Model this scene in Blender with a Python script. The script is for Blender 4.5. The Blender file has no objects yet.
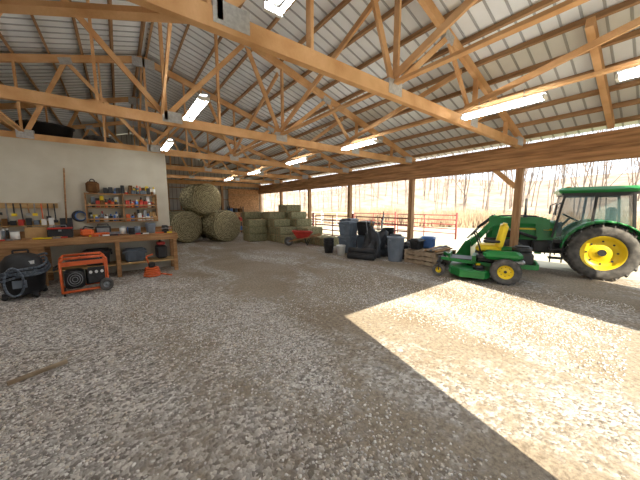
import bpy, math, random
import numpy as np
from mathutils import Vector, Matrix, noise
random.seed(7)
S = bpy.context.scene
try:
    S.view_settings.view_transform = 'Standard'
except Exception:
    pass

def srgb(r,g,b):
    def c(v):
        v/=255.0
        return v/12.92 if v<=0.04045 else ((v+0.055)/1.055)**2.4
    return (c(r),c(g),c(b),1)

MATS={}
def mat(name,c1,c2=None,scale=6,rough=.7,metal=0,bump=0,bscale=30,stretch=(1,1,1),emit=0,alpha=1,detail=4,lo=.35,hi=.65):
    m=bpy.data.materials.new(name); m.use_nodes=True
    nt=m.node_tree; b=nt.nodes['Principled BSDF']
    b.inputs['Roughness'].default_value=rough
    b.inputs['Metallic'].default_value=metal
    b.inputs['Base Color'].default_value=c1
    if rough>.7: b.inputs['Specular IOR Level'].default_value=.2
    tc=nt.nodes.new('ShaderNodeTexCoord'); mp=nt.nodes.new('ShaderNodeMapping')
    mp.inputs['Scale'].default_value=stretch
    nt.links.new(tc.outputs['Object'],mp.inputs['Vector'])
    if c2:
        n=nt.nodes.new('ShaderNodeTexNoise'); n.inputs['Scale'].default_value=scale; n.inputs['Detail'].default_value=detail
        r=nt.nodes.new('ShaderNodeValToRGB')
        r.color_ramp.elements[0].position=lo; r.color_ramp.elements[1].position=hi
        r.color_ramp.elements[0].color=c1; r.color_ramp.elements[1].color=c2
        nt.links.new(mp.outputs[0],n.inputs['Vector']); nt.links.new(n.outputs['Fac'],r.inputs[0]); nt.links.new(r.outputs[0],b.inputs['Base Color'])
    if bump:
        n2=nt.nodes.new('ShaderNodeTexNoise'); n2.inputs['Scale'].default_value=bscale; n2.inputs['Detail'].default_value=5
        bp=nt.nodes.new('ShaderNodeBump'); bp.inputs['Strength'].default_value=bump; bp.inputs['Distance'].default_value=.03
        nt.links.new(mp.outputs[0],n2.inputs['Vector']); nt.links.new(n2.outputs['Fac'],bp.inputs['Height']); nt.links.new(bp.outputs[0],b.inputs['Normal'])
    if emit:
        b.inputs['Emission Color'].default_value=c1; b.inputs['Emission Strength'].default_value=emit
    if alpha<1: b.inputs['Alpha'].default_value=alpha
    MATS[name]=m
    return m

wood=mat('lumber',srgb(226,182,134),srgb(204,154,104),scale=3,rough=.8,bump=.15,bscale=40)
woodY=mat('lumber_purlin',srgb(180,142,104),srgb(144,110,78),scale=2,rough=.8,stretch=(4,.6,4))
postm=mat('post_timber',srgb(182,142,104),srgb(148,112,80),scale=3,rough=.8,stretch=(5,5,.6))
hdr=mat('header_planks',srgb(200,152,106),srgb(148,108,74),scale=3,rough=.8,stretch=(4,.5,6))
plate=mat('galvanised_plate',srgb(200,200,198),srgb(176,176,176),scale=30,rough=.5,metal=.2)
roofm=mat('roof_steel',srgb(238,240,240),srgb(226,228,226),scale=1.2,rough=.6)
roofrib=mat('roof_rib',srgb(168,169,168),rough=.6)
wallm=mat('wall_steel',srgb(198,195,187),srgb(180,175,165),scale=1.2,rough=.6)
wallrib=mat('wall_rib',srgb(146,141,132),rough=.6)
plaster=mat('osb_panel',srgb(208,202,186),srgb(194,186,168),scale=2.5,rough=.85,bump=.08,bscale=60,detail=10,lo=.25,hi=.75)
ply=mat('plywood',srgb(196,164,116),srgb(170,136,92),scale=3,rough=.8,stretch=(1,4,4))
benchw=mat('bench_wood',srgb(180,138,96),srgb(144,106,70),scale=4,rough=.8,stretch=(.8,6,6))
green=mat('green_paint',srgb(34,130,62),srgb(28,114,52),scale=2,rough=.35)
yellow=mat('yellow_paint',srgb(245,214,40),srgb(232,198,30),scale=3,rough=.4)
rubber=mat('tyre_rubber',srgb(76,74,72),srgb(108,104,100),scale=8,rough=.9,bump=.2)
black=mat('black_plastic',srgb(28,28,30),srgb(42,42,44),scale=6,rough=.55)
dark=mat('dark_metal',srgb(60,60,62),srgb(44,44,46),scale=8,rough=.55,metal=.3)
steel=mat('bare_steel',srgb(170,172,174),srgb(140,142,146),scale=9,rough=.35,metal=.7)
orange=mat('orange_paint',srgb(228,108,52),srgb(206,90,40),scale=5,rough=.45)
red=mat('red_paint',srgb(200,60,44),srgb(176,48,38),scale=5,rough=.5)
gatered=mat('gate_red_paint',srgb(150,60,56),srgb(122,52,50),scale=3,rough=.6)
white=mat('white_plastic',srgb(235,235,232),rough=.5)
blue=mat('blue_plastic',srgb(70,110,170),rough=.5)
greyp=mat('grey_plastic',srgb(104,114,126),srgb(86,96,108),scale=4,rough=.55)
ltgrey=mat('light_grey_plastic',srgb(132,142,154),srgb(116,126,138),scale=4,rough=.5)
brown=mat('brown_leather',srgb(120,84,50),srgb(92,62,36),scale=9,rough=.8)
tan=mat('tan_cardboard',srgb(190,156,110),srgb(170,136,94),scale=5,rough=.85)
glass=mat('cab_glass',srgb(96,124,126),rough=.05,alpha=.5)
amber=mat('amber_lens',srgb(255,140,20),rough=.3)
straw2=mat('square_hay',srgb(168,160,124),srgb(116,112,82),scale=14,rough=.95,bump=.9,bscale=45,stretch=(1,1,2.5))
tubem=mat('fluorescent_tube',(.96,.985,1,1),emit=38)
tarp=mat('black_tarp',srgb(50,52,56),srgb(30,32,36),scale=3,rough=.45,bump=.5,bscale=9)
pallet=mat('weathered_pallet',srgb(178,158,132),srgb(140,120,98),scale=6,rough=.9)
bark=mat('tree_bark',srgb(158,144,134),srgb(124,112,104),scale=2,rough=.95)
brushm=mat('dry_brush',srgb(182,160,134),srgb(144,124,104),scale=.6,rough=.95)
leaf=mat('leaf_litter_hillside',srgb(192,172,152),srgb(138,122,110),scale=.5,rough=.95,detail=14,lo=.3,hi=.7)

balem=bpy.data.materials.new('round_hay'); balem.use_nodes=True
nt=balem.node_tree; b=nt.nodes['Principled BSDF']; b.inputs['Roughness'].default_value=.95; b.inputs['Specular IOR Level'].default_value=.1
tc=nt.nodes.new('ShaderNodeTexCoord'); w=nt.nodes.new('ShaderNodeTexWave'); w.wave_type='RINGS'; w.rings_direction='Z'
w.inputs['Scale'].default_value=4; w.inputs['Distortion'].default_value=5; w.inputs['Detail'].default_value=4; w.inputs['Detail Scale'].default_value=3
n=nt.nodes.new('ShaderNodeTexNoise'); n.inputs['Scale'].default_value=12; n.inputs['Detail'].default_value=8
mx=nt.nodes.new('ShaderNodeMath'); mx.operation='MULTIPLY_ADD'; mx.inputs[1].default_value=.45
r=nt.nodes.new('ShaderNodeValToRGB'); r.color_ramp.elements[0].position=.35; r.color_ramp.elements[0].color=srgb(98,90,64); r.color_ramp.elements[1].position=.95; r.color_ramp.elements[1].color=srgb(190,178,142)
bp=nt.nodes.new('ShaderNodeBump'); bp.inputs['Strength'].default_value=.9; bp.inputs['Distance'].default_value=.05
L=nt.links.new
L(tc.outputs['Object'],w.inputs['Vector']); L(tc.outputs['Object'],n.inputs['Vector'])
L(w.outputs['Fac'],mx.inputs[0]); L(n.outputs['Fac'],mx.inputs[2]); L(mx.outputs[0],r.inputs[0]); L(r.outputs[0],b.inputs['Base Color']); L(mx.outputs[0],bp.inputs['Height']); L(bp.outputs[0],b.inputs['Normal'])

class M:
    def __init__(s): s.v=[];s.f=[];s.mi=[];s.sm=[];s.mats=[];s.T=Matrix.Identity(4)
    def m(s,mt):
        if mt not in s.mats: s.mats.append(mt)
        return s.mats.index(mt)
    def add(s,vs,fs,mt,smooth=False):
        o=len(s.v); k=s.m(mt)
        for p in vs: s.v.append(tuple(s.T@Vector(p)))
        for i,f in enumerate(fs):
            s.f.append([o+j for j in f]); s.mi.append(k); s.sm.append(smooth[i] if isinstance(smooth,list) else smooth)
    def box(s,c,sz,mt,rot=None,taper=1.0,bev=0):
        hx,hy,hz=sz[0]/2,sz[1]/2,sz[2]/2
        R=Matrix.Identity(3) if rot is None else rot
        if bev:
            b=min(bev,hx*.9,hy*.9,hz*.9)
            vs=[];
            rings=[(-hz,b),(-hz+b,0),(hz-b,0),(hz,b)]
            for z,ins in rings:
                t=taper if z<0 else 1.0
                X=(hx-ins);Y=(hy-ins)
                for (a,e) in [(X,Y-b),(X-b,Y),(-X+b,Y),(-X,Y-b),(-X,-Y+b),(-X+b,-Y),(X-b,-Y),(X,-Y+b)]:
                    vs.append(Vector(c)+R@Vector((a*t,e*t,z)))
            fs=[[7,6,5,4,3,2,1,0],[24+i for i in range(8)]]
            for k in range(3):
                for i in range(8):
                    j=(i+1)%8
                    fs.append([k*8+i,k*8+j,(k+1)*8+j,(k+1)*8+i])
            s.add(vs,fs,mt,False); return
        vs=[]
        for z in(-hz,hz):
            t=taper if z<0 else 1.0
            for (a,e) in [(-hx,-hy),(hx,-hy),(hx,hy),(-hx,hy)]:
                vs.append(Vector(c)+R@Vector((a*t,e*t,z)))
        s.add(vs,[[3,2,1,0],[4,5,6,7],[0,1,5,4],[1,2,6,5],[2,3,7,6],[3,0,4,7]],mt)
    def beam(s,p1,p2,w,h,mt,up=(0,0,1)):
        p1=Vector(p1);p2=Vector(p2);d=(p2-p1);l=d.length;d.normalize()
        u=Vector(up)
        if abs(d.dot(u))>.98: u=Vector((0,1,0)) if abs(d.y)<.9 else Vector((1,0,0))
        sd=d.cross(u).normalized(); u2=sd.cross(d).normalized()
        vs=[]
        for p in(p1,p2):
            for a,e in[(-1,-1),(1,-1),(1,1),(-1,1)]:
                vs.append(p+sd*a*w/2+u2*e*h/2)
        s.add(vs,[[0,1,2,3],[7,6,5,4],[0,4,5,1],[1,5,6,2],[2,6,7,3],[3,7,4,0]],mt)
    def cyl(s,p1,p2,r1,mt,r2=None,seg=16,caps=True):
        p1=Vector(p1);p2=Vector(p2);r2=r1 if r2 is None else r2
        d=(p2-p1).normalized(); u=Vector((0,0,1)) if abs(d.z)<.9 else Vector((1,0,0))
        a=d.cross(u).normalized(); b=d.cross(a)
        vs=[]
        for p,r in((p1,r1),(p2,r2)):
            for i in range(seg):
                t=2*math.pi*i/seg; vs.append(p+a*r*math.cos(t)+b*r*math.sin(t))
        fs=[[i,(i+1)%seg,seg+(i+1)%seg,seg+i] for i in range(seg)]; sm=[True]*seg
        if caps: fs+= [list(range(seg))[::-1],[seg+i for i in range(seg)]]; sm+=[False,False]
        s.add(vs,fs,mt,sm)
    def lathe(s,c,axis,prof,mt,seg=32,close=False):
        c=Vector(c);d=Vector(axis).normalized(); u=Vector((0,0,1)) if abs(d.z)<.9 else Vector((1,0,0))
        a=d.cross(u).normalized(); b=d.cross(a); n=len(prof); vs=[]
        for r_,h in prof:
            for i in range(seg):
                t=2*math.pi*i/seg; vs.append(c+d*h+a*r_*math.cos(t)+b*r_*math.sin(t))
        fs=[]
        rng=range(n) if close else range(n-1)
        for k in rng:
            k2=(k+1)%n
            for i in range(seg):
                j=(i+1)%seg; fs.append([k*seg+i,k*seg+j,k2*seg+j,k2*seg+i])
        s.add(vs,fs,mt,True)
    def tube(s,pts,r,mt,seg=8):
        for i in range(len(pts)-1):
            s.cyl(pts[i],pts[i+1],r,mt,seg=seg)
    def torus(s,c,axis,R,r,mt,seg=28,rs=8):
        prof=[(R+r*math.cos(2*math.pi*i/rs),r*math.sin(2*math.pi*i/rs)) for i in range(rs)]
        s.lathe(c,axis,prof,mt,seg,close=True)
    def prism(s,poly,y0,y1,mt,smooth=False):
        n=len(poly); vs=[(p[0],y0,p[1]) for p in poly]+[(p[0],y1,p[1]) for p in poly]
        fs=[list(range(n)),[n+i for i in range(n)][::-1]]
        for i in range(n):
            j=(i+1)%n; fs.append([i,n+i,n+j,j])
        s.add(vs,fs,mt)
    def ball(s,c,r,mt,sx=1,sy=1,sz=1,seg=16,ring=10):
        vs=[];c=Vector(c)
        for k in range(ring+1):
            ph=math.pi*k/ring
            for i in range(seg):
                t=2*math.pi*i/seg
                vs.append(c+Vector((r*sx*math.sin(ph)*math.cos(t),r*sy*math.sin(ph)*math.sin(t),r*sz*math.cos(ph))))
        fs=[]
        for k in range(ring):
            for i in range(seg):
                j=(i+1)%seg; fs.append([k*seg+i,(k+1)*seg+i,(k+1)*seg+j,k*seg+j])
        s.add(vs,fs,mt,True)
    def build(s,name,loc=(0,0,0),rz=0,fixn=True):
        me=bpy.data.meshes.new(name); me.from_pydata(s.v,[],s.f)
        for mt in s.mats: me.materials.append(mt)
        me.polygons.foreach_set('material_index',s.mi); me.polygons.foreach_set('use_smooth',s.sm)
        me.update()
        if fixn:
            import bmesh
            bm=bmesh.new(); bm.from_mesh(me); bmesh.ops.recalc_face_normals(bm,faces=bm.faces[:]); bm.to_mesh(me); bm.free()
        o=bpy.data.objects.new(name,me); S.collection.objects.link(o)
        o.location=loc; o.rotation_euler=(0,0,rz)
        return o

XL,XR,XC=-6.8,8.4,.8
SL=.296
YF,YB=-.7,18.5
TY=[-.7+3.2*i for i in range(7)]
CH=3.28
def topz(x): return 3.40+SL*(7.6-abs(x-XC))

# ------------------------------------------------ FLOOR
def floor_mat():
    m=bpy.data.materials.new('gravel_floor'); m.use_nodes=True; nt=m.node_tree; b=nt.nodes['Principled BSDF']; b.inputs['Roughness'].default_value=.95; b.inputs['Specular IOR Level'].default_value=.1
    L=nt.links.new; N=nt.nodes.new
    tc=N('ShaderNodeTexCoord')
    vo=N('ShaderNodeTexVoronoi'); vo.inputs['Scale'].default_value=38
    nd=N('ShaderNodeTexNoise'); nd.inputs['Scale'].default_value=30; L(tc.outputs['Object'],nd.inputs['Vector'])
    vm=N('ShaderNodeVectorMath'); vm.operation='MULTIPLY_ADD'; vm.inputs[1].default_value=(.03,.03,.03); L(nd.outputs['Color'],vm.inputs[0]); L(tc.outputs['Object'],vm.inputs[2]); L(vm.outputs[0],vo.inputs['Vector'])
    sep=N('ShaderNodeSeparateColor'); L(vo.outputs['Color'],sep.inputs[0])
    rg=N('ShaderNodeValToRGB'); cr=rg.color_ramp
    cr.elements[0].position=0; cr.elements[0].color=srgb(118,112,106); cr.elements[1].position=1; cr.elements[1].color=srgb(234,230,224)
    e=cr.elements.new(.5); e.color=srgb(178,172,166)
    L(sep.outputs[0],rg.inputs[0])
    n1=N('ShaderNodeTexNoise'); n1.inputs['Scale'].default_value=22; n1.inputs['Detail'].default_value=12; n1.inputs['Roughness'].default_value=.8; L(tc.outputs['Object'],n1.inputs['Vector'])
    rd=N('ShaderNodeValToRGB'); rd.color_ramp.elements[0].position=.34; rd.color_ramp.elements[0].color=srgb(104,94,84); rd.color_ramp.elements[1].position=.68; rd.color_ramp.elements[1].color=srgb(190,177,158)
    L(n1.outputs['Fac'],rd.inputs[0])
    n2=N('ShaderNodeTexNoise'); n2.inputs['Scale'].default_value=.5; n2.inputs['Detail'].default_value=6; n2.inputs['Roughness'].default_value=.6; n2.inputs['Distortion'].default_value=.6
    mpp=N('ShaderNodeMapping'); mpp.inputs['Scale'].default_value=(1.6,.7,1); mpp.inputs['Rotation'].default_value=(0,0,.25); L(tc.outputs['Object'],mpp.inputs['Vector']); L(mpp.outputs[0],n2.inputs['Vector'])
    sx=N('ShaderNodeSeparateXYZ'); L(tc.outputs['Object'],sx.inputs[0])
    mr=N('ShaderNodeMapRange'); mr.inputs['From Min'].default_value=-.5; mr.inputs['From Max'].default_value=2.2; mr.inputs['To Min'].default_value=-.05; mr.inputs['To Max'].default_value=.13; L(sx.outputs['X'],mr.inputs['Value'])
    ad=N('ShaderNodeMath'); L(n2.outputs['Fac'],ad.inputs[0]); L(mr.outputs[0],ad.inputs[1])
    n3=N('ShaderNodeTexNoise'); n3.inputs['Scale'].default_value=9; n3.inputs['Detail'].default_value=8; L(tc.outputs['Object'],n3.inputs['Vector'])
    ad2=N('ShaderNodeMath'); ad2.operation='MULTIPLY_ADD'; ad2.inputs[1].default_value=.4; L(n3.outputs['Fac'],ad2.inputs[0]); L(ad.outputs[0],ad2.inputs[2])
    rm=N('ShaderNodeValToRGB'); rm.color_ramp.elements[0].position=.66; rm.color_ramp.elements[0].color=(0,0,0,1); rm.color_ramp.elements[1].position=.84; rm.color_ramp.elements[1].color=(1,1,1,1)
    L(ad2.outputs[0],rm.inputs[0])
    mix=N('ShaderNodeMix'); mix.data_type='RGBA'; L(rm.outputs[0],mix.inputs[0]); L(rg.outputs[0],mix.inputs[6]); L(rd.outputs[0],mix.inputs[7])
    n4=N('ShaderNodeTexNoise'); n4.inputs['Scale'].default_value=1.1; n4.inputs['Detail'].default_value=8; L(tc.outputs['Object'],n4.inputs['Vector'])
    rt=N('ShaderNodeValToRGB'); rt.color_ramp.elements[0].position=.35; rt.color_ramp.elements[0].color=(.84,.80,.75,1); rt.color_ramp.elements[1].position=.6; rt.color_ramp.elements[1].color=(1,1,1,1); L(n4.outputs['Fac'],rt.inputs[0])
    mu=N('ShaderNodeMix'); mu.data_type='RGBA'; mu.blend_type='MULTIPLY'; mu.inputs[0].default_value=1; L(mix.outputs[2],mu.inputs[6]); L(rt.outputs[0],mu.inputs[7])
    L(mu.outputs[2],b.inputs['Base Color'])
    inv=N('ShaderNodeMath'); inv.operation='SUBTRACT'; inv.inputs[0].default_value=1; L(vo.outputs['Distance'],inv.inputs[1])
    inm=N('ShaderNodeMath'); inm.operation='SUBTRACT'; inm.inputs[0].default_value=1.15; L(rm.outputs[0],inm.inputs[1])
    ml=N('ShaderNodeMath'); ml.operation='MULTIPLY'; L(inv.outputs[0],ml.inputs[0]); L(inm.outputs[0],ml.inputs[1])
    ad3=N('ShaderNodeMath'); ad3.operation='MULTIPLY_ADD'; ad3.inputs[1].default_value=.5; L(n1.outputs['Fac'],ad3.inputs[0]); L(ml.outputs[0],ad3.inputs[2])
    bp=N('ShaderNodeBump'); bp.inputs['Strength'].default_value=.8; bp.inputs['Distance'].default_value=.014; L(ad3.outputs[0],bp.inputs['Height']); L(bp.outputs[0],b.inputs['Normal'])
    return m
fm=floor_mat()
g=M(); g.add([(XL-.1,YF-.1,0),(9.6,YF-.1,0),(9.6,YB+.1,0),(XL-.1,YB+.1,0)],[[0,1,2,3]],fm); g.build('floor')
gm=mat('outdoor_ground',srgb(196,186,168),srgb(160,152,128),scale=.5,rough=.95,bump=.5,bscale=14,detail=9)
g=M(); g.add([(-60,-60,-.02),(140,-60,-.02),(140,140,-.02),(-60,140,-.02)],[[0,1,2,3]],gm); g.build('ground_outside')

def stones():
    rng=np.random.default_rng(3)
    t=(1+5**.5)/2
    iv=np.array([(-1,t,0),(1,t,0),(-1,-t,0),(1,-t,0),(0,-1,t),(0,1,t),(0,-1,-t),(0,1,-t),(t,0,-1),(t,0,1),(-t,0,-1),(-t,0,1)],float); iv/=np.linalg.norm(iv[0])
    jf=np.array([(0,11,5),(0,5,1),(0,1,7),(0,7,10),(0,10,11),(1,5,9),(5,11,4),(11,10,2),(10,7,6),(7,1,8),(3,9,4),(3,4,2),(3,2,6),(3,6,8),(3,8,9),(4,9,5),(2,4,11),(6,2,10),(8,6,7),(9,8,1)])
    N=32000
    P=[]
    while len(P)<N:
        d=.9+6.2*random.random()**.7; a=math.radians(-24+112*random.random())
        x=d*math.sin(a); y=d*math.cos(a)
        if abs(x+.78)<.3 and abs(y-3.78)<.16: continue
        nv=noise.noise(Vector((x*.8,y*.45,1.3)))
        dens=.75-.55*max(0,min(1,(x-.0)/2.0))+1.2*nv
        if random.random()<dens: P.append((x,y))
    P=np.array(P)
    s=rng.uniform(.004,.013,N)[:,None,None]
    V=iv[None]*rng.uniform(.7,1.25,(N,12,1))*s
    V=V*np.concatenate([rng.uniform(.8,1.4,(N,1,1)),rng.uniform(.7,1.1,(N,1,1)),rng.uniform(.5,.8,(N,1,1))],2)
    an=rng.uniform(0,6.28,N); c,si=np.cos(an)[:,None],np.sin(an)[:,None]
    X=V[:,:,0]*c-V[:,:,1]*si; Y=V[:,:,0]*si+V[:,:,1]*c
    V=np.stack([X+P[:,0:1],Y+P[:,1:2],V[:,:,2]+s[:,:,0]*.35],2).reshape(-1,3)
    F=(jf[None]+(np.arange(N)*12)[:,None,None]).reshape(-1,3)
    me=bpy.data.meshes.new('gravel_stones'); me.from_pydata(V.tolist(),[],F.tolist())
    cols=[srgb(236,232,226),srgb(204,198,192),srgb(166,159,152),srgb(216,205,190)]
    for i,cc in enumerate(cols): me.materials.append(mat('stone_%d'%i,cc,rough=.9))
    me.polygons.foreach_set('material_index',np.repeat(rng.integers(0,4,N),20).astype(np.int32))
    o=bpy.data.objects.new('gravel_stones',me); S.collection.objects.link(o)
stones()

# ------------------------------------------------ ROOF
g=M()
rz=.165
def rp(x,dz=0): return topz(x)+rz+dz
for sgn in(1,-1):
    xe=XC+sgn*8.0; 
    g.add([(XC,YF-.4,rp(XC)),(xe,YF-.4,rp(xe)),(xe,YB+.3,rp(xe)),(XC,YB+.3,rp(XC)),(XC,YF-.4,rp(XC,.02)),(xe,YF-.4,rp(xe,.02)),(xe,YB+.3,rp(xe,.02)),(XC,YB+.3,rp(XC,.02))],
      [[0,1,2,3],[4,5,6,7],[0,1,5,4],[2,3,7,6],[1,2,6,5]],roofm)
    y=YF-.3
    while y<YB+.2:
        g.beam((XC+.03*sgn,y,rp(XC)-.014),(xe,y,rp(xe)-.008),.03,.016,roofrib); y+=.2286
g.build('ceiling')
g=M()
for sgn in(1,-1):
    k=0
    while True:
        dx=.08+k*.58
        if dx>7.75: break
        x=XC+sgn*dx; g.box((x,(YF+YB)/2,topz(x)+.10),(.045,YB-YF-.1,.09),woodY,rot=Matrix.Rotation(sgn*math.atan(SL),3,'Y')); k+=1
g.build('roof_purlins')

def truss(y,i):
    g=M()
    g.beam((XL,y,CH),(XR,y,CH),.08,.17,wood)
    for sgn in(1,-1):
        g.beam((XC,y,topz(XC)-.03),(XC+sgn*7.7,y,topz(XC+sgn*7.7)-.03),.075,.15,wood)
        B=[0,2.35,4.75]; T=[1.55,3.7,5.8]
        def P(dx,top): 
            x=XC+sgn*dx
            return (x,y+.0,(topz(x)-.08) if top else CH+.06)
        for a,b in[((0,0),(1.55,1)),((1.55,1),(2.35,0)),((2.35,0),(3.7,1)),((3.7,1),(4.75,0)),((4.75,0),(5.8,1)),((.95,0),(.95,1)),((2.4,0),(2.4,1)),((4.8,0),(4.8,1)),((6.4,0),(6.4,1))]:
            g.beam(P(*a),P(*b),.04,.085,wood)
        for bx in B[1:]: 
            g.box((XC+sgn*bx,y,CH+.06),(.28,.09,.19),plate)
        for tx in T:
            x=XC+sgn*tx
            g.box((x,y,topz(x)-.09),(.24,.09,.14),plate,rot=Matrix.Rotation(sgn*math.atan(SL),3,'Y'))
        g.box((XC+sgn*7.3,y,CH+.07),(.36,.09,.2),plate)
    g.beam((XC,y,CH),(XC,y,topz(XC)),.05,.09,wood)
    g.box((XC+.1,y,CH+.06),(.32,.09,.19),plate)
    g.box((XC,y,topz(XC)-.12),(.5,.09,.22),plate)
    g.build('roof_truss')
for i,y in enumerate(TY): 
    if 0<i<6: truss(y,i)
g=M()
for x in(3.15,5.0,-1.6,-4.0):
    g.beam((x,YF+.1,CH+.12),(x,YB-.1,CH+.12),.085,.04,wood)
g.beam((.62,2.6,CH+.02),(-4.2,5.6,CH+.02),.11,.045,wood)
for k in(1,3):
    for x in(XC,):
        g.beam((x+.06,TY[k],CH+.1),(x+.06,TY[k+1],topz(x)-.25),.04,.09,wood)
        g.beam((x-.06,TY[k+1],CH+.1),(x-.06,TY[k],topz(x)-.25),.04,.09,wood)
for x in(3.2,5.2):
    for k in(0,1,2):
        a,b_=(TY[k],TY[k+1])
        g.beam((x-.08,a+.05,topz(x)-.2),(x-.08,b_-.05,CH+.2),.04,.09,wood)
g.beam((8.3,.95,topz(8.3)-.03),(5.4,.95,topz(5.4)-.03),.09,.14,wood)
g.build('roof_bracing')

for y in TY:
    g=M(); g.box((0,0,1.65),(.15,.15,3.3),postm)
    g.build('timber_post',(XR,y,0))
g=M()
for xx in(XR-.1,XR+.1):
    g.box((xx,(YF+YB)/2,3.15),(.04,YB-YF,.29),hdr)
    g.box((xx,(YF+YB)/2,2.855),(.04,YB-YF,.28),hdr)
g.beam((XR+.0,2.58,2.25),(XR+.0,3.1,2.75),.05,.12,wood)
g.build('eave_header_beam')

def gable(name,y,face,openx=None,openz=0):
    g=M()
    x0,x1=XL,XR
    def zt(x): return topz(x)+.13
    xs=sorted(set([x0,XC,x1]+([openx[0],openx[1]] if openx else [])))
    for a,b in zip(xs[:-1],xs[1:]):
        zb=openz if (openx and a>=openx[0]-1e-6 and b<=openx[1]+1e-6) else 0
        vs=[]
        for yy in(y-.02,y+.02): vs+=[(a,yy,zb),(b,yy,zb),(b,yy,zt(b)),(a,yy,zt(a))]
        g.add(vs,[[0,1,2,3],[7,6,5,4],[0,4,5,1],[1,5,6,2],[2,6,7,3],[3,7,4,0]],wallm)
    x=x0+.1
    while x<x1:
        if not(openx and openx[0]<x<openx[1]): zb=0.0
        else: zb=openz
        g.box((x,y+face*.03,(zb+zt(x))/2),(.04,.02,zt(x)-zb-.05),wallrib); x+=.2286
    g.build(name)
gable('wall_back',YB,-1)
gable('wall_front',YF,1,(1.85,5.45),3.1)
g=M()
for z in(.15,.85,1.55,2.25,2.95): g.box(((XL+XR)/2,YB-.1,z),(XR-XL-.2,.1,.045),woodY)
for z in(3.6,4.3,4.9):
    hw=(topz(XC)-z)/SL; g.box((XC,YB-.1,z),(2*hw,.1,.045),woodY)
for x in(-4,-.8,2.4,5.6): g.box((x,YB-.15,1.65),(.14,.14,3.3),postm)
g.beam((XL,YB-.2,CH),(XR,YB-.2,CH),.05,.24,wood)
g.build('wall_back_girts')
g=M(); g.box((7.1,YB-.2,1.5),(2.2,.04,3.0),hdr)
for z in(.4,1.5,2.6): g.box((7.1,YB-.23,z),(2.2,.03,.14),postm)
g.beam((6.1,YB-.23,.45),(8.1,YB-.23,1.45),.03,.12,postm); g.build('door_1')
g=M(); g.box((XL,(YF+YB)/2,1.7),(.04,YB-YF,3.4),wallm)
y=YF+.2
while y<YB: g.box((XL+.03,y,1.7),(.02,.04,3.4),wallrib); y+=.2286
for z in(.3,1.3,2.3,3.2): g.box((XL+.08,(YF+YB)/2,z),(.09,YB-YF-.2,.045),woodY)
g.build('wall_left')

g=M()
g.box(((XL+1.17)/2,8.86,1.61),(1.17-XL-.05,.1,3.22),plaster)
g.box((1.12,10.95,1.61),(.1,4.06,3.22),plaster)
g.box(((XL+1.17)/2,12.95,1.61),(1.17-XL-.05,.1,3.22),plaster)
g.box(((XL+1.17)/2,10.9,3.2),(1.17-XL-.1,4.0,.04),ply)
g.build('wall_partition')

for x,ys in((1.05,(1.45,4.6,7.6,11.0,14.3)),(4.75,(.0,1.75,4.75,7.6,11.0,14.3)),(-2.6,(.2,2.0,4.75,7.2))):  # left row and other out-of-view fixtures are added to brighten the interior
    for y in ys:
        z=CH-.05
        g=M(); g.box((0,0,0),(.09,1.1,.05),white,taper=.6)
        for dx in(-.05,.05): g.cyl((dx,-.52,-.035),(dx,.52,-.035),.018,tubem,seg=8)
        for yy in(-.54,.54): g.box((0,yy,-.03),(.15,.03,.05),white)
        for yy in(-.3,.3): g.beam((0,yy,.0),(0,yy,.16),.01,.01,steel)
        g.build('fluorescent_light_fixture',(x,y,z))

def wheel(g,c,R,W,rim,side,rimm=yellow,lugs=0,hub=None):
    c=Vector(c); h=W/2
    prof=[(rim,-h*.8),(rim*1.1,-h*.95),(R*.8,-h),(R*.94,-h*.92),(R*.985,-h*.6),(R,0),(R*.985,h*.6),(R*.94,h*.92),(R*.8,h),(rim*1.1,h*.95),(rim,h*.8)]
    g.lathe(c,(0,1,0),prof,rubber,seg=40)
    prof=[(rim*1.02,h*.86*side),(rim*.93,h*.8*side),(rim*.88,h*.35*side),(rim*.55,h*.15*side),(rim*.4,h*.4*side),(.001,h*.42*side)]
    g.lathe(c,(0,1,0),prof,rimm,seg=32)
    prof=[(rim*1.02,-h*.86*side),(rim*.9,-h*.5*side),(.001,-h*.3*side)]
    g.lathe(c,(0,1,0),prof,dark,seg=24)
    g.cyl(c+Vector((0,h*.3*side,0)),c+Vector((0,h*.55*side,0)),rim*.2,hub or dark,seg=12)
    for i in range(8):
        t=2*math.pi*i/8; g.cyl(c+Vector((rim*.68*math.cos(t),h*.2*side,rim*.68*math.sin(t))),c+Vector((rim*.68*math.cos(t),h*.32*side,rim*.68*math.sin(t))),rim*.055,dark,seg=8)
    for i in range(lugs):
        for s2 in(-1,1):
            t=2*math.pi*(i+(.5 if s2>0 else 0))/lugs
            Rm=Matrix.Rotation(-t,3,'Y')
            p=c+Rm@Vector((R*.985,0,0))+Vector((0,s2*h*.5,0))
            g.box(p,(R*.07,h*1.0,R*.07),rubber,rot=Rm@Matrix.Rotation(s2*.6,3,'X'))

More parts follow.
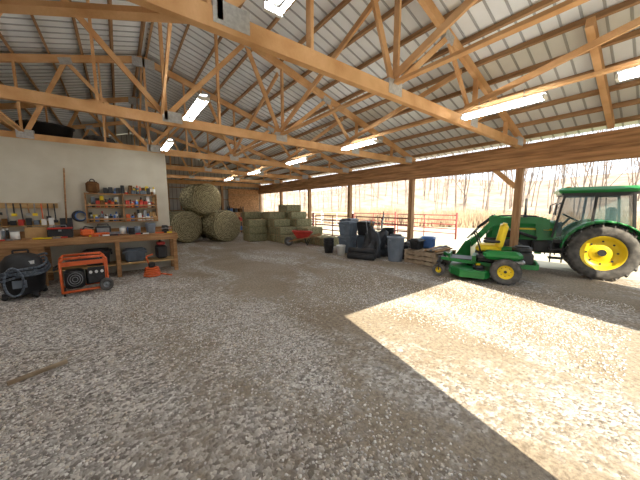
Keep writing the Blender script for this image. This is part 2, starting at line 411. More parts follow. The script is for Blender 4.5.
# ------------------------------------------------ TRACTOR
g=M()
R=.69
for s in(1,-1):
    wheel(g,(0,s*.66,R),R,.40,.42,s,lugs=20)
    wheel(g,(1.95,s*.60,.44),.44,.27,.25,s,lugs=16)
    pts=[];n=12
    for k in range(n+1):
        t=math.radians(5+k*(165/n)); pts.append((.80*math.cos(t),R+.78*math.sin(t)))
    for k in range(n):
        a,b_=pts[k],pts[k+1]
        g.add([(a[0],s*.44,a[1]),(b_[0],s*.44,b_[1]),(b_[0],s*.88,b_[1]-.02),(a[0],s*.88,a[1]-.02),(a[0],s*.44,a[1]+.04),(b_[0],s*.44,b_[1]+.04),(b_[0],s*.88,b_[1]+.02),(a[0],s*.88,a[1]+.02)],
          [[0,1,2,3],[4,5,6,7],[2,3,7,6],[0,1,5,4],[0,3,7,4],[1,2,6,5]],green,True)
    poly=[(p[0],p[1]) for p in pts]; g.prism(poly,s*.44,s*.46,green)
    for k,z in enumerate((.45,.7)): g.box((.88,s*.62,z),(.3,.3,.03),dark)
    g.box((.76,s*.76,.6),(.03,.03,.5),dark); g.box((1.0,s*.76,.6),(.03,.03,.5),dark)
    g.box((1.15,s*.36,.72),(.5,.28,.35),black,bev=.05)
    g.box((1.25,s*.40,.95),(.16,.1,.9),green)
    g.box((1.2,s*.46,1.35),(.3,.06,.3),green)
    g.beam((1.15,s*.52,1.45),(2.4,s*.52,1.44),.07,.17,green); g.beam((2.34,s*.52,1.46),(3.0,s*.52,.62),.07,.16,green)
    g.box((2.36,s*.52,1.42),(.3,.08,.28),green)
    g.cyl((1.3,s*.52,.95),(1.9,s*.52,1.15),.045,dark,seg=10); g.cyl((1.9,s*.52,1.15),(2.28,s*.52,1.32),.022,steel,seg=8)
    g.cyl((2.4,s*.52,1.58),(2.8,s*.52,1.2),.04,dark,seg=10); g.cyl((2.8,s*.52,1.2),(3.08,s*.52,.84),.02,steel,seg=8)
    g.tube([(1.3,s*.5,1.56),(1.8,s*.5,1.58),(2.3,s*.5,1.56)],.015,black,seg=6)
g.cyl((2.64,-.52,1.08),(2.64,.52,1.08),.05,green,seg=10)
g.prism([(2.92,.25),(2.95,.75),(3.0,.82),(3.05,.8),(3.0,.3),(3.1,.12),(3.5,.08),(3.5,.05),(3.05,.06),(2.95,.14)],-.78,.78,green)
for s in(.78,-.76): g.prism([(2.95,.12),(2.95,.78),(3.1,.78),(3.5,.08),(3.1,.06)],s-.02,s,green)
g.cyl((0,-.6,R),(0,.6,R),.13,dark,seg=14); g.cyl((1.95,-.55,.44),(1.95,.55,.44),.06,dark,seg=10)
g.box((.4,0,.72),(1.5,.42,.4),dark,bev=.05); g.box((1.7,0,.72),(1.5,.34,.36),dark,bev=.04)
g.box((1.95,0,.5),(.2,.5,.14),dark); g.box((2.5,0,.62),(.2,.5,.3),dark)
secs=[(.88,.31,.86,1.45),(1.5,.31,.88,1.43),(2.1,.30,.88,1.37),(2.42,.27,.86,1.28),(2.56,.2,.84,1.14)]
vs=[]
for x,hw,z0,z1 in secs:
    for yy,zz in[(-hw,z0),(-hw,z1-.16),(-hw*.85,z1-.04),(-hw*.5,z1),(hw*.5,z1),(hw*.85,z1-.04),(hw,z1-.16),(hw,z0)]: vs.append((x,yy,zz))
fs=[[0,1,2,3,4,5,6,7],[32+i for i in range(8)]]
for k in range(4):
    for i in range(8):
        j=(i+1)%8; fs.append([k*8+i,k*8+j,(k+1)*8+j,(k+1)*8+i])
g.add(vs,fs,green,False)
for s in(1,-1):
    g.box((1.95,s*.315,1.02),(.5,.02,.2),black); g.box((1.45,s*.318,1.2),(.95,.012,.05),yellow); g.box((2.5,s*.17,1.06),(.1,.08,.1),white)
g.box((2.57,0,1.0),(.04,.3,.26),black)
g.cyl((1.6,-.3,1.4),(1.6,-.3,2.1),.035,dark,seg=10); g.cyl((1.6,-.3,1.35),(1.6,-.3,1.6),.06,dark,seg=10)
cz0,cz1=1.0,2.17
corner=[(-.55,.60,-.45,.62),(.25,.64,.2,.64),(.98,.52,.80,.60)]
for s in(1,-1):
    for (xb,yb,xt,yt) in corner: g.beam((xb,s*yb,cz0),(xt,s*yt,cz1),.05,.06,black)
    g.add([(-.55,s*.6,1.3),(.25,s*.63,1.3),(.2,s*.63,cz1),(-.45,s*.61,cz1)],[[0,1,2,3]],glass)
    g.add([(.25,s*.63,.85),(.98,s*.51,.85),(.80,s*.6,cz1),(.2,s*.63,cz1)],[[0,1,2,3]],glass)
    g.beam((.25,s*.64,.9),(.95,s*.53,.9),.04,.08,black)
    g.beam((-.5,s*.61,1.25),(.25,s*.64,1.25),.04,.1,green)
    g.beam((-.46,s*.62,cz1-.03),(.8,s*.61,cz1-.03),.05,.07,black)
    g.box((.98,s*.75,1.75),(.03,.16,.26),black); g.beam((.85,s*.6,1.95),(.98,s*.74,1.88),.02,.02,black)
    g.box((.75,s*.55,2.32),(.07,.12,.09),amber); g.box((.9,s*.35,2.24),(.05,.16,.08),white)
g.add([(.99,-.5,1.35),(.99,.5,1.35),(.82,.58,cz1),(.82,-.58,cz1)],[[0,1,2,3]],glass)
g.add([(-.56,-.58,1.2),(-.56,.58,1.2),(-.46,.6,cz1),(-.46,-.6,cz1)],[[0,1,2,3]],glass)
g.box((.2,0,.93),(1.4,1.0,.16),green,bev=.04); g.box((-.5,0,1.1),(.1,1.0,.3),green)
g.box((.17,0,2.26),(1.55,1.36,.17),green,bev=.07)
g.box((.17,0,2.17),(1.4,1.26,.06),black)
g.box((0,0,1.12),(.5,.5,.22),black,bev=.05); g.box((-.22,0,1.5),(.14,.48,.65),black,bev=.05)
g.box((.85,0,1.2),(.2,.4,.4),black); g.beam((.75,0,1.3),(.6,0,1.52),.05,.05,black); g.torus((.58,0,1.54),(-.5,0,.85),.19,.018,black,seg=20,rs=6)
g.beam((-.2,.3,.5),(-.95,.38,.42),.04,.08,dark); g.beam((-.2,-.3,.5),(-.95,-.38,.42),.04,.08,dark); g.box((-.65,0,.75),(.12,.3,.3),dark)
hd=math.atan2(.957,-.29)
o=g.build('farm_tractor',(9.66,1.12,0),hd); o.scale=(.92,.92,.94)

# ------------------------------------------------ MOWER
g=M()
for s in(1,-1):
    wheel(g,(-.38,s*.50,.29),.29,.24,.15,s,lugs=18)
    wheel(g,(1.0,s*.42,.15),.15,.12,.07,s)
    g.beam((.99,s*.5,.15),(.99,s*.5,.36),.02,.05,dark); g.beam((.99,s*.34,.15),(.99,s*.34,.36),.02,.05,dark); g.box((.99,s*.42,.37),(.1,.2,.03),dark); g.cyl((.99,s*.42,.37),(.99,s*.42,.5),.035,dark,seg=10)
    g.beam((-.1,s*.26,.36),(.85,s*.26,.42),.06,.08,green); g.beam((.8,s*.26,.42),(1.0,s*.42,.46),.06,.07,green)
    g.box((-.3,s*.44,.64),(.75,.24,.2),green,bev=.07)
    g.box((.1,s*.44,.58),(.15,.2,.12),black,bev=.03)
    g.tube([(.1,s*.36,.6),(.2,s*.36,.95),(.28,s*.32,1.12),(.27,s*.1,1.14)],.018,black,seg=8); g.cyl((.28,s*.32,1.12),(.27,s*.08,1.15),.028,black,seg=8)
    g.cyl((.1,s*.55,.24),(.1,s*.55,.30),.1,dark,seg=12)
outline=[(-.1,-.5),(.0,-.7),(.5,-.72),(.72,-.45),(.8,-.2),(.8,.2),(.72,.45),(.5,.72),(.0,.7),(-.1,.5)]
def slab(g,outline,z0,z1,mt,inset=.04):
    n=len(outline); cx=sum(p[0] for p in outline)/n; cy=sum(p[1] for p in outline)/n
    vs=[(x,y,z0) for x,y in outline]+[(x,y,z1-inset) for x,y in outline]+[(cx+(x-cx)*.93,cy+(y-cy)*.95,z1) for x,y in outline]
    fs=[list(range(n))[::-1],[2*n+i for i in range(n)]]
    for k in range(2):
        for i in range(n): j=(i+1)%n; fs.append([k*n+i,k*n+j,(k+1)*n+j,(k+1)*n+i])
    g.add(vs,fs,mt)
slab(g,outline,.1,.28,green)
for c in((.3,0),(.15,.42),(.15,-.42)): g.cyl((c[0],c[1],.28),(c[0],c[1],.36),.11,dark,seg=16); g.cyl((c[0],c[1],.36),(c[0],c[1],.40),.05,yellow,seg=12)
g.box((.35,-.75,.2),(.4,.12,.04),black)
g.box((.55,0,.44),(.5,.56,.03),black); g.box((.8,0,.5),(.04,.5,.12),green); g.box((.25,0,.48),(.08,.56,.14),green)
g.box((-.1,0,.5),(.6,.5,.2),black,bev=.04)
g.box((-.02,0,.74),(.52,.54,.18),yellow,bev=.06); g.box((-.27,0,1.05),(.16,.56,.6),yellow,bev=.06,rot=Matrix.Rotation(-.18,3,'Y'))
g.box((-.02,0,.65),(.52,.5,.05),black)
for s in(1,-1): g.box((-.08,s*.33,.93),(.34,.07,.06),black,bev=.02)
g.box((-.68,0,.55),(.42,.46,.3),black,bev=.05); g.cyl((-.68,0,.68),(-.68,0,.8),.19,dark,seg=20); g.cyl((-.68,0,.8),(-.68,0,.83),.14,black,seg=20)
g.beam((-.4,.3,.4),(-.95,.3,.4),.05,.1,green); g.beam((-.4,-.3,.4),(-.95,-.3,.4),.05,.1,green); g.box((-.95,0,.42),(.05,.66,.12),green)
g.box((-.62,.35,.5),(.22,.16,.1),steel,bev=.03)
g.build('zero_turn_mower',(7.12,2.66,0),math.radians(110))

# ------------------------------------------------ ROUND BALES
def bale(x,y,z,ang,r=.78,ln=1.35):
    g=M(); segs=36; prof=[(.001,-ln/2),(r*.5,-ln/2-.02),(r*.9,-ln/2),(r,-ln/2+.07),(r*1.01,0),(r,ln/2-.07),(r*.9,ln/2),(r*.5,ln/2+.02),(.001,ln/2)]
    g.lathe((0,0,0),(0,0,1),prof,balem,seg=segs)
    vs=[]
    for v in g.v:
        n_=noise.noise(Vector(v)*3)*.04
        vs.append((v[0]*(1+n_),v[1]*(1+n_),v[2]))
    g.v=vs
    o=g.build('round_hay_bale'); o.rotation_euler=(math.pi/2,0,ang); o.location=(x,y,z)
bale(4.2,14.2,.78,.25,r=.8); bale(2.5,14.9,.78,.2); bale(3.4,14.7,2.12,.3,r=.8); bale(1.95,17,.78,.2); bale(4.2,16.6,.78,.1)

def sqbale(x,y,z,rz):
    g=M(); g.box((0,0,0),(.95,.46,.37),straw2,bev=.035)
    for yy in(-.12,.12):
        g.box((0,yy,0),(.965,.008,.38),tan)
    g.build('square_hay_bale',(x,y,z+.187),rz)
for j in range(9):
    yy=9.2+j*.5
    for c in range(2):
        xx=7.62-c*.98
        hg=[[1,0],[1,0],[1,0],[2,0],[2,1],[3,2],[4,3],[5,4],[5,4]][j][c]
        for k in range(hg): sqbale(xx+random.uniform(-.03,.03),yy+random.uniform(-.01,.01),k*.375,random.uniform(-.03,.03))
for row in range(2):
    yy=12.9+row*.5
    xx=5.62
    for k in range([3,4][row]): sqbale(xx+random.uniform(-.03,.03),yy,k*.375,random.uniform(-.02,.02))

g=M()
top=[(-.45,-.32,.62),(.45,-.28,.66),(.45,.28,.66),(-.45,.32,.62)]; bot=[(-.2,-.2,.36),(.25,-.16,.34),(.25,.16,.34),(-.2,.2,.36)]
g.add(top+bot,[[4,5,6,7],[0,1,5,4],[1,2,6,5],[2,3,7,6],[3,0,4,7]],red)
inn=[(p[0]*.95,p[1]*.93,p[2]) for p in top]+[(p[0]*.95,p[1]*.9,p[2]+.02) for p in bot]
g.add(inn,[[4,5,6,7],[0,1,5,4],[1,2,6,5],[2,3,7,6],[3,0,4,7]],red)
g.tube([top[0],top[1],top[2],top[3],top[0]],.016,red)
for s in(1,-1):
    g.beam((.62,s*.08,.2),(-.85,s*.3,.5),.04,.045,benchw); g.tube([(-.1,s*.22,.36),(-.2,s*.24,.02),(-.35,s*.26,.36)],.015,dark)
g.cyl((.62,-.05,.2),(.62,.05,.2),.06,steel); wheel(g,(.62,0,.2),.2,.09,.1,1,rimm=steel)
o=g.build('wheelbarrow',(6.6,10.1,0),math.radians(150)); 

def tote(x,y,z,sz,mt,rz=0,nm='storage_tote'):
    g=M(); w,d,h=sz
    g.box((0,0,h/2),(w,d,h),mt,taper=.85,bev=.03); g.box((0,0,h-.03),(w+.06,d+.06,.05),mt,bev=.015); g.box((0,0,h+.01),(w*.9,d*.9,.04),mt,bev=.015)
    for s in(1,-1): g.box((s*(w/2+.02),0,h*.75),(.04,.2,.05),mt)
    for k in(-.3,0,.3): g.box((k*w,-d/2+.0,h*.5),(.03,.03,h*.7),mt)
    g.build(nm,(x,y,z),rz)
tote(6.95,7.45,0,(.6,.5,.62),greyp,.3); tote(7.6,7.15,0,(.55,.5,.62),greyp,.3); tote(6.95,7.45,.66,(.6,.5,.5),greyp,.25); tote(7.6,7.15,.66,(.6,.5,.5),black,.35)
tote(7.5,7.95,0,(.6,.5,.6),black,.2); tote(7.5,7.95,.64,(.6,.5,.6),greyp,.25)
g=M(); g.lathe((0,0,0),(0,0,1),[(.001,0),(.2,0),(.21,.02),(.265,.72),(.285,.74),(.285,.78),(.26,.79),(.25,.72),(.2,.06),(.001,.05)],ltgrey,seg=32)
for s in(1,-1): g.box((s*.285,0,.68),(.05,.14,.05),ltgrey,bev=.01)
for i in range(12):
    t=i*math.pi/6; g.beam((.212*math.cos(t),.212*math.sin(t),.05),(.262*math.cos(t),.262*math.sin(t),.68),.012,.012,ltgrey)
g.build('trash_can',(7.05,5.3,0))
def lump(name,c,sz,mt,seed,amp=.25):
    g=M(); g.ball((0,0,0),1,mt,seg=40,ring=24)
    vs=[]
    for v in g.v:
        p=Vector(v); k=1+amp*noise.noise(p*1.7+Vector((seed,0,0)))+amp*.5*noise.noise(p*4+Vector((seed,3,0)))+amp*.25*noise.noise(p*9)
        q=p*k; vs.append((q.x*sz[0],q.y*sz[1],max(0,q.z*sz[2]+sz[2]*.25)))
    g.v=vs; g.build(name,c)
lump('tarp_pile',(7.2,6.25,0),(.46,.36,.8),tarp,2,.5)
def nest(x,y,z,n,r,mt,nm,tilt=0):
    g=M()
    for k in range(n):
        g.lathe((0,0,k*.1),(0,0,1),[(.001,0),(r*.8,0),(r,.32),(r*1.06,.33),(r*1.06,.36),(r*.97,.35),(r*.78,.03),(.001,.02)],mt,seg=24)
    o=g.build(nm,(x,y,z)); o.rotation_euler=(tilt,0,0)
nest(8.0,6.35,0,7,.2,black,'nursery_tub_stack'); nest(6.3,7.8,0,3,.19,dark,'nursery_tub_stack'); nest(7.78,5.85,0,5,.19,black,'nursery_tub_stack')
nest(6.35,7.15,0,1,.16,white,'plastic_bucket'); nest(7.52,5.3,0,2,.13,black,'plastic_bucket')
g=M()
for k in range(3): g.torus((.03*k,0,.09+.18*k),(0,0,1),.2,.08,rubber,seg=32,rs=12)
g.build('old_tyre_stack',(8.02,5.38,0))
g=M()
for (x,r_) in((0,.11),(.24,.1),(.1,.09)):
    z=r_ if r_!=.09 else .28
    g.cyl((x,-.45,z),(x,.45,z),r_,dark,seg=18)
    for rr in(.03,.06): g.torus((x,-.452,z),(0,1,0),rr,.006,black,seg=18,rs=5)
g.build('rolled_rubber_mats',(6.3,6.1,0),.5)
g=M()
for i in range(9):
    a=random.uniform(-.35,.35); x=random.uniform(-.35,.35); y=random.uniform(-.1,.1); h=random.uniform(1.1,1.6)
    g.cyl((x,y,0),(x+a,y+random.uniform(-.15,.15),h),random.uniform(.012,.022),random.choice([benchw,steel,dark,white,pallet]),seg=7)
g.beam((-.5,-.1,.1),(.6,.05,.9),.12,.03,pallet); g.beam((.4,-.1,.05),(-.3,.1,1.1),.09,.03,steel)
g.build('scrap_pipes_and_handles',(7.72,6.7,0),.1)
def mkpallet(z,rz,x,y):
    g=M()
    for k in range(6): g.box((0,-.48+k*.192,.125),(1.15,.1,.02),pallet)
    for k in(-.54,0,.54): g.box((k,0,.065),(.045,1.04,.1),pallet)
    for k in(-.48,0,.48): g.box((0,k,.008),(1.15,.1,.016),pallet)
    g.build('wood_pallet',(x,y,z),rz)
mkpallet(0,0,7.66,4.46); mkpallet(.137,.04,7.64,4.46); mkpallet(.274,-.03,7.66,4.46)
tote(7.95,4.72,.412,(.42,.4,.34),blue,.4,'plastic_crate'); tote(7.42,4.78,.412,(.4,.3,.3),black,.1,'plastic_crate')
g=M(); 
for k in range(5): g.beam((-.5,(-.16+k*.08),.03+.02*(k%2)),(.5,(-.14+k*.08),.03+.03*(k%3)),.07,.04,[benchw,pallet,dark,pallet,benchw][k])
g.build('scrap_lumber',(7.68,4.18,.42),.03)

def gate(y0,y1,mt,x=XR+.35,r=.026):
    g=M()
    for z in(.3,.55,.8,1.05,1.3): g.cyl((x,y0,z),(x,y1,z),r,mt,seg=8)
    for y in(y0,(y0+y1)/2,y1): g.cyl((x,y,.05),(x,y,1.32),r,mt,seg=8)
    g.cyl((x,y0,0),(x,y0,1.45),.05,mt,seg=8)
    g.build('pipe_gate')
gate(5.85,8.8,gatered); gate(9.05,12.0,gatered); gate(12.25,15.2,gatered); gate(15.45,18.3,gatered)
for y0 in(7,11,15,19,23): gate(y0,y0+3.8,gatered if y0<14 else white,x=14.5)

# ------------------------------------------------ WORKBENCH
g=M()
g.box((-.75,8.42,1.0),(3.95,.7,.05),benchw); g.box((-.75,8.08,.93),(3.95,.04,.12),benchw)
for x in(1.15,-.1,-1.4,-2.6):
    for y in(8.12,8.7): g.box((x,y,.49),(.09,.09,.97),benchw)
g.box((-.1,8.42,.3),(2.5,.6,.03),ply)
g.box((-2.05,8.11,.62),(1.3,.03,.5),benchw)
g.box((-.75,8.75,1.1),(3.9,.03,.15),benchw)
g.build('workbench')
def can(x,y,z,r,h,mt,nm='paint_can'):
    g=M(); g.cyl((0,0,0),(0,0,h),r,mt,seg=20); g.torus((0,0,h),(0,0,1),r,.006,steel,seg=20,rs=6); g.torus((0,0,.01),(0,0,1),r,.006,steel,seg=20,rs=6); g.cyl((0,0,h),(0,0,h+.01),r*.8,steel,seg=16)
    g.build(nm,(x,y,z))
bz=1.027
for i,(x,y,mt) in enumerate([(.04,8.6,white),(.22,8.32,black),(.36,8.6,ltgrey),(-.72,8.62,red),(-1.8,8.36,white),(.2,8.6,blue)]): can(x,y,bz,.07,.18,mt)
g=M(); g.box((0,0,.1),(.42,.2,.2),black,bev=.02); g.box((0,0,.215),(.42,.2,.03),red,bev=.01); g.tube([(-.1,0,.23),(-.1,0,.28),(.1,0,.28),(.1,0,.23)],.01,steel); g.box((0,-.105,.17),(.05,.01,.04),steel); g.build('toolbox',(-1.1,8.36,bz),.05)
g=M(); g.box((0,0,.05),(.16,.14,.1),dark,bev=.02); g.box((0,-.1,.15),(.14,.1,.1),dark,bev=.02); g.box((0,.1,.15),(.14,.06,.1),dark,bev=.02); g.cyl((0,-.22,.13),(0,.1,.13),.018,steel); g.cyl((-.12,-.22,.13),(.12,-.22,.13),.01,steel); g.build('bench_vise',(.98,8.4,bz))
g=M(); g.lathe((0,0,0),(0,0,1),[(.001,0),(.09,0),(.1,.02),(.12,.24),(.125,.26),(.001,.26)],ltgrey,seg=20); g.torus((0,0,.2),(0,1,.4),.12,.006,steel,seg=20,rs=6); g.build('bucket',(.65,8.5,bz))
g=M(); g.box((0,0,.04),(.4,.08,.08),orange,bev=.02); g.box((-.22,0,.09),(.24,.16,.16),orange,bev=.04); g.box((.25,0,.05),(.3,.015,.07),steel); g.tube([(-.3,0,.14),(-.26,0,.24),(-.1,0,.2)],.015,black); g.build('chainsaw',(-.42,8.34,bz),0)
g=M(); g.box((0,0,.11),(.3,.18,.22),dark,bev=.02); g.box((0,-.092,.11),(.24,.01,.14),steel); g.tube([(-.1,0,.22),(-.1,0,.27),(.1,0,.27),(.1,0,.22)],.01,black); g.build('battery_charger',(-.35,8.6,bz))
g=M(); g.box((0,0,.12),(.34,.24,.24),tan); g.box((0,-.04,.245),(.34,.1,.01),tan); g.build('cardboard_carton',(-1.5,8.52,bz),.05)
cols=[white,blue,red,yellow,black,black,orange,ltgrey,steel,white,brown,dark,tan,greyp]
g=M()
for i in range(34):
    x=random.uniform(-2.6,1.05); y=random.uniform(8.12,8.18); a=random.uniform(-.3,.3); l=random.uniform(.08,.2); mt=random.choice([dark,steel,red,yellow,black,benchw,white,orange])
    g.beam((x,y,.02),(x+l*math.cos(a),y+l*math.sin(a)*.1,.02),.03,.03+random.random()*.01,mt)
g.build('hand_tools',(0,0,bz+.003))
g=M()
for i in range(14):
    x=-2.65+i*.055; mt=random.choice(cols); h=random.uniform(.12,.24)
    if i%3==2: g.box((x,0,h/2),(.05,.1,h),mt)
    else: g.cyl((x,0,0),(x,0,h*.85),.025,mt,seg=12); g.cyl((x,0,h*.85),(x,0,h),.014,white,seg=8)
g.build('spray_cans',(0,8.5,bz))
g=M()
for z in(1.35,1.7,2.05): g.box((.1,8.7,z),(1.5,.2,.025),benchw)
for x in(-.64,.84,.1): g.box((x,8.7,1.7),(.025,.2,.74),benchw)
for z in(1.42,1.77): g.box((.1,8.605,z),(1.5,.015,.04),benchw)
g.build('wall_shelf')
g=M()
for z in(1.365,1.715,2.065):
    for row,yy in((0,8.735),(1,8.655)):
        x=-.6 if z<2 else -.28
        while x<.78:
            w_=random.uniform(.045,.1); h=random.uniform(.14,.31) if z<2 else random.uniform(.06,.24); mt=random.choice(cols)
            if row: h*=.7
            if abs(x+w_/2-.1)>.07 or z>2:
                if random.random()<.6:
                    rr=min(w_/2,.038); g.cyl((x+w_/2,yy,z),(x+w_/2,yy,z+h*.75),rr,mt,seg=12); g.cyl((x+w_/2,yy,z+h*.75),(x+w_/2,yy,z+h),rr/2,random.choice(cols),seg=10)
                else: g.box((x+w_/2,yy,z+h/2),(w_,.07,h),mt,bev=.008)
            x+=w_+.006
g.build('shelf_supplies')
g=M(); g.box((0,0,.14),(.26,.16,.28),brown,bev=.05); g.box((0,-.09,.1),(.18,.04,.15),brown,bev=.015); g.torus((0,0,.29),(0,1,0),.045,.012,black,seg=16,rs=6); g.build('backpack',(-.48,8.7,2.067))
g=M(); g.box((-1.9,8.785,1.75),(1.5,.04,.12),ply); g.box((-1.9,8.785,1.35),(1.5,.04,.1),ply); g.box((-1.9,8.74,1.30),(1.5,.12,.02),ply)
for i in range(14):
    x=-2.6+i*.107; l=random.uniform(.2,.45); 
    g.beam((x,8.75,1.80),(x+random.uniform(-.02,.02),8.75,1.80-l),.02,.025,random.choice([benchw,dark,steel,orange,black])); g.box((x,8.74,1.80-l),(.08,.03,.06),random.choice([dark,steel,red,black,yellow]))
for i in range(12):
    g.box((-2.6+i*.12,8.74,1.31+.06),(.08,.1,.1+.05*(i%3)),random.choice(cols))
g.build('tool_rack')
g=M(); g.cyl((0,0,0),(.06,0,1.3),.016,benchw,seg=8); g.box((.0,0,.0),(.22,.02,.26),dark); g.build('shovel',(-1.03,8.75,1.33))
g=M()
for k in range(4): g.torus((.01*k,-.015*k,0),(0,1,0),.13-.01*k,.012,[black,dark,black,blue][k],seg=24,rs=6)
g.build('hanging_hose_coil',(-.79,8.78,1.5))
g=M()
for k in range(5): g.torus((0,0,.04+.045*k),(0,0,1),.17-.01*k,.022,orange,seg=28,rs=8)
g.tube([(.17,0,.05),(.3,-.1,.03),(.4,-.2,.02)],.02,orange); g.box((0,0,.3),(.14,.1,.14),black,bev=.03); g.tube([(-.05,0,.3),(-.1,.05,.5),(.05,.05,.55)],.018,orange); g.build('extension_cord_coil',(.55,7.7,0))
g=M(); g.box((0,0,.2),(.26,.4,.36),black,bev=.05); g.box((0,0,.42),(.2,.2,.08),red,bev=.02); g.cyl((.0,.16,.38),(.0,.22,.5),.03,black); g.build('jerry_can',(.85,8.42,.317))
tote(-.5,8.42,.32,(.5,.4,.35),black); tote(.25,8.42,.32,(.45,.4,.3),greyp)
# generator
g=M()
w_,d_,h_=.78,.56,.62
for y in(-d_/2,d_/2):
    P=[(-w_/2,y,.08),(w_/2,y,.08),(w_/2,y,.08+h_-.06),(w_/2-.06,y,.08+h_),(-w_/2+.06,y,.08+h_),(-w_/2,y,.08+h_-.06),(-w_/2,y,.08)]
    g.tube(P,.024,orange,seg=10)
    for p in P: g.ball(p,.024,orange,seg=10,ring=6)
for x in(-w_/2,w_/2):
    for z in(.08,.62): g.cyl((x,-d_/2,z),(x,d_/2,z),.024,orange,seg=10)
g.box((0,0,.61),(.6,.46,.13),black,bev=.05); g.cyl((0,0,.68),(0,0,.72),.05,black)
g.box((0,-.29,.60),(.74,.015,.08),orange)
g.box((-.17,0,.28),(.34,.4,.34),black,bev=.04); g.lathe((-.17,-.2,.3),(0,-1,0),[(.16,0),(.16,.05),(.12,.07),(.001,.07)],dark,seg=24)
for k in range(3): g.torus((-.17,-.275,.3),(0,1,0),.045+.04*k,.006,steel,seg=20,rs=5)
g.cyl((.02,0,.28),(.34,0,.28),.15,dark,seg=20); g.box((.2,-.24,.34),(.3,.04,.3),black); 
for k in range(3): g.cyl((.1+k*.1,-.26,.4),(.1+k*.1,-.275,.4),.03,white,seg=12)
g.box((.2,-.262,.28),(.22,.01,.06),dark)
for y in(-.3,.3): wheel(g,(.36,y,.13),.13,.07,.06,1 if y>0 else -1,rimm=steel)
g.box((-.36,0,.04),(.04,.5,.08),black)
g.tube([(-w_/2,-.2,.55),(-w_/2-.1,-.2,.5),(-w_/2-.1,.2,.5),(-w_/2,.2,.55)],.018,black)
o=g.build('portable_generator',(-.66,7.15,0),.12); o.scale=(.88,.88,1.05)
# shop vacuum
g=M(); g.lathe((0,0,0),(0,0,1),[(.001,.08),(.25,.08),(.27,.12),(.31,.46),(.33,.48),(.33,.53),(.29,.58),(.27,.70),(.2,.8),(.12,.84),(.001,.85)],black,seg=36)
g.lathe((0,0,0),(0,0,1),[(.335,.47),(.345,.48),(.345,.51),(.335,.52)],greyp,seg=36)
for i in range(4):
    t=i*math.pi/2+.7; g.ball((.3*math.cos(t),.3*math.sin(t),.045),.045,dark); g.box((.27*math.cos(t),.27*math.sin(t),.1),(.1,.1,.05),dark); g.box((.335*math.cos(t),.335*math.sin(t),.5),(.04,.06,.1),greyp)
pts=[]
for k in range(120):
    t=k/120*2*math.pi*3.2+.4; rr=.35+.02*math.sin(k*.3)
    pts.append((rr*math.cos(t),rr*math.sin(t)*.98,.66+.10*math.sin(t+.8)-.07*(k/40)+.03*math.sin(3*t)))
g.tube(pts,.021,greyp,seg=8)
pts=[(.12*math.cos(a_)-.05,-.37-.02*math.sin(a_*2),.36+.26*math.sin(a_)) for a_ in [i*2*math.pi/24 for i in range(25)]]
g.tube(pts,.018,greyp,seg=8)
g.tube([(-.1,0,.82),(-.1,0,.9),(.1,0,.9),(.1,0,.82)],.015,black); g.box((.16,-.2,.68),(.08,.06,.06),white); g.box((0,-.3,.3),(.18,.03,.14),ltgrey)
g.build('shop_vacuum',(-1.56,7.42,0))
zt=3.222
def tub(x,y,sx,h,mt,nm):
    g=M(); g.lathe((0,0,0),(0,0,1),[(.001,0),(.4,0),(.5,h),(.53,h),(.53,h+.03),(.48,h+.02),(.38,.04),(.001,.04)],mt,seg=32)
    o=g.build(nm,(x,y,zt)); o.scale=(sx,.8,1)
tub(-1.3,9.7,1.0,.5,black,'stock_tub'); tub(-2.6,9.6,.7,.3,greyp,'feed_tub')
g=M(); g.torus((0,0,.1),(0,0,1),.26,.1,rubber,seg=32,rs=12); g.torus((.02,.02,.28),(0,0,1),.25,.1,rubber,seg=32,rs=12); g.build('spare_tyre',(-.3,9.6,zt))
g=M(); g.box((0,0,.2),(.6,.5,.4),tan); g.box((0,0,.4),(.06,.5,.01),white); g.build('cardboard_box',(-3.4,9.8,zt),.2)
lump('canvas_bundle',(.62,9.9,zt),(.35,.28,.2),greyp,4,.4)

g=M()
for x in(0,.9):
    for y in(0,.4): g.box((x,y,.9),(.05,.05,1.8),dark)
for z in(.2,.8,1.4): g.box((.45,.2,z),(.95,.45,.03),ply)
for i in range(9): g.box((.12+.32*(i%3),.2,.215+.6*(i//3)+.13),(.22,.3,.26),random.choice([brown,greyp,white,blue,red,black]),bev=.02)
g.build('storage_rack',(5.75,17.4,0))
g=M()
for i in range(6): g.cyl((i*.18,0,0),(i*.18+.03,.5,1.9+.15*(i%3)),.03,[benchw,steel,dark,red,benchw,steel][i],seg=8)
g.build('leaning_poles',(3.0,17.6,0))
g=M(); g.beam((-.98,3.70,.02),(-.58,3.87,.022),.045,.03,pallet); g.build('wood_scrap_board')
g=M(); g.cyl((0,0,.1),(1.1,-.2,.12),.1,benchw,r2=.08,seg=14); g.cyl((.5,-.1,.15),(.7,.15,.3),.04,benchw,r2=.02); g.build('log',(7.6,.1,0))

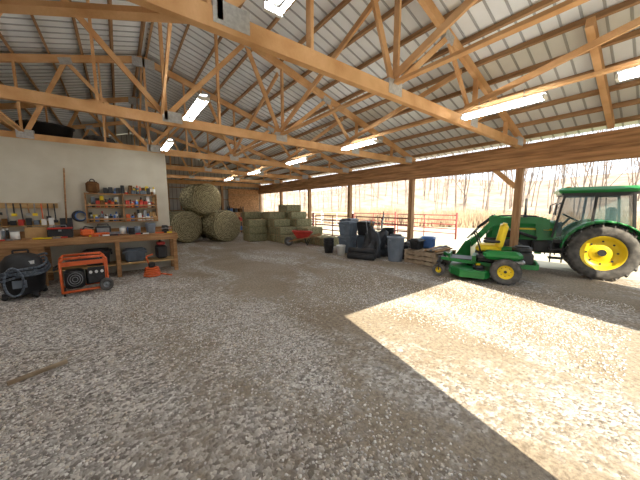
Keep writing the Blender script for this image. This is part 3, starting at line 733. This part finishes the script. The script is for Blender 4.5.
# ------------------------------------------------ WOODS & HILLSIDE
def hillz(r,a):
    t=max(0,min(1,(r-34)/50)); t=t*t*(3-2*t)
    return -.1+t*(9+4*noise.noise(Vector((a*2.3,.5,0))))
g=M(); NA,NR=60,24; vs=[]
for i in range(NA+1):
    a=math.radians(5+110*i/NA)
    for j in range(NR+1):
        r_=32+j*3.2; vs.append((r_*math.sin(a),r_*math.cos(a),hillz(r_,a)+.4*noise.noise(Vector((r_*.2,a*8,2)))*(1 if j else 0)-(.05 if j==0 else 0)))
fs=[[i*(NR+1)+j,(i+1)*(NR+1)+j,(i+1)*(NR+1)+j+1,i*(NR+1)+j+1] for i in range(NA) for j in range(NR)]
g.add(vs,fs,leaf,True); g.build('hillside')
def seg4(g,p1,p2,r1,r2): g.cyl(p1,p2,r1,bark,r2=r2,seg=3,caps=False)
def tree(g,x,y,z,H):
    def br(p,d,l,r,lev):
        n_=3 if lev==0 else 2
        q=p
        for k in range(n_):
            d2=(d+Vector((random.uniform(-.12,.12),random.uniform(-.12,.12),.05))).normalized()
            q2=q+d2*l/n_; r2=r*.72; seg4(g,q,q2,r,r2)
            if lev<3:
                for c in range(2):
                    a=random.uniform(0,6.28); dd=(d2*.7+Vector((math.cos(a),math.sin(a),.5))*.6).normalized()
                    if (lev>0 or k>=0) and not(lev==2 and c==1 and k==0): br(q2,dd,l*random.uniform(.35,.55),r2*.5,lev+1)
            q=q2; r=r2; d=d2
    br(Vector((x,y,z-.1)),Vector((0,0,1)),H,random.uniform(.05,.13),0)
g=M()
for i in range(230):
    a=math.radians(random.uniform(18,100)); d=random.uniform(33,80)
    tree(g,d*math.sin(a),d*math.cos(a),hillz(d,a),random.uniform(8,14))
g.build('bare_woodland',fixn=False)
g=M()
for i in range(9000):
    a=math.radians(random.uniform(16,102)); d=random.uniform(26,33); x=d*math.sin(a); y=d*math.cos(a); h=random.uniform(.4,1.2)+1.4*max(0,noise.noise(Vector((x*.15,y*.15,0)))+.3)
    dx,dy=random.uniform(-.5,.5),random.uniform(-.5,.5); w_=random.uniform(.02,.05)
    g.add([(x-w_,y+w_,-.02),(x+w_,y-w_,-.02),(x+dx,y+dy,h)],[[0,1,2]],brushm)
g.build('dry_brush_thicket',fixn=False)

# ------------------------------------------------ LIGHT
wd=bpy.data.worlds.new('sky'); S.world=wd; wd.use_nodes=True
bg=wd.node_tree.nodes['Background']; bg.inputs[0].default_value=(.80,.90,1,1); bg.inputs[1].default_value=2.3
sd=bpy.data.lights.new('sun','SUN'); sd.energy=13; sd.angle=.009; sd.color=(1,.90,.70)
so=bpy.data.objects.new('sun',sd); S.collection.objects.link(so)
dv=Vector((.24,1,-.838)); so.rotation_euler=dv.to_track_quat('-Z','Y').to_euler(); so.location=(0,-20,20)

cd=bpy.data.cameras.new('camera'); co=bpy.data.objects.new('camera',cd); S.collection.objects.link(co)
cd.sensor_width=36; cd.lens=36*265/640; cd.clip_end=400
co.location=(0,0,1.7); co.rotation_euler=(math.radians(90-6.9),0,math.radians(-37))
S.camera=co
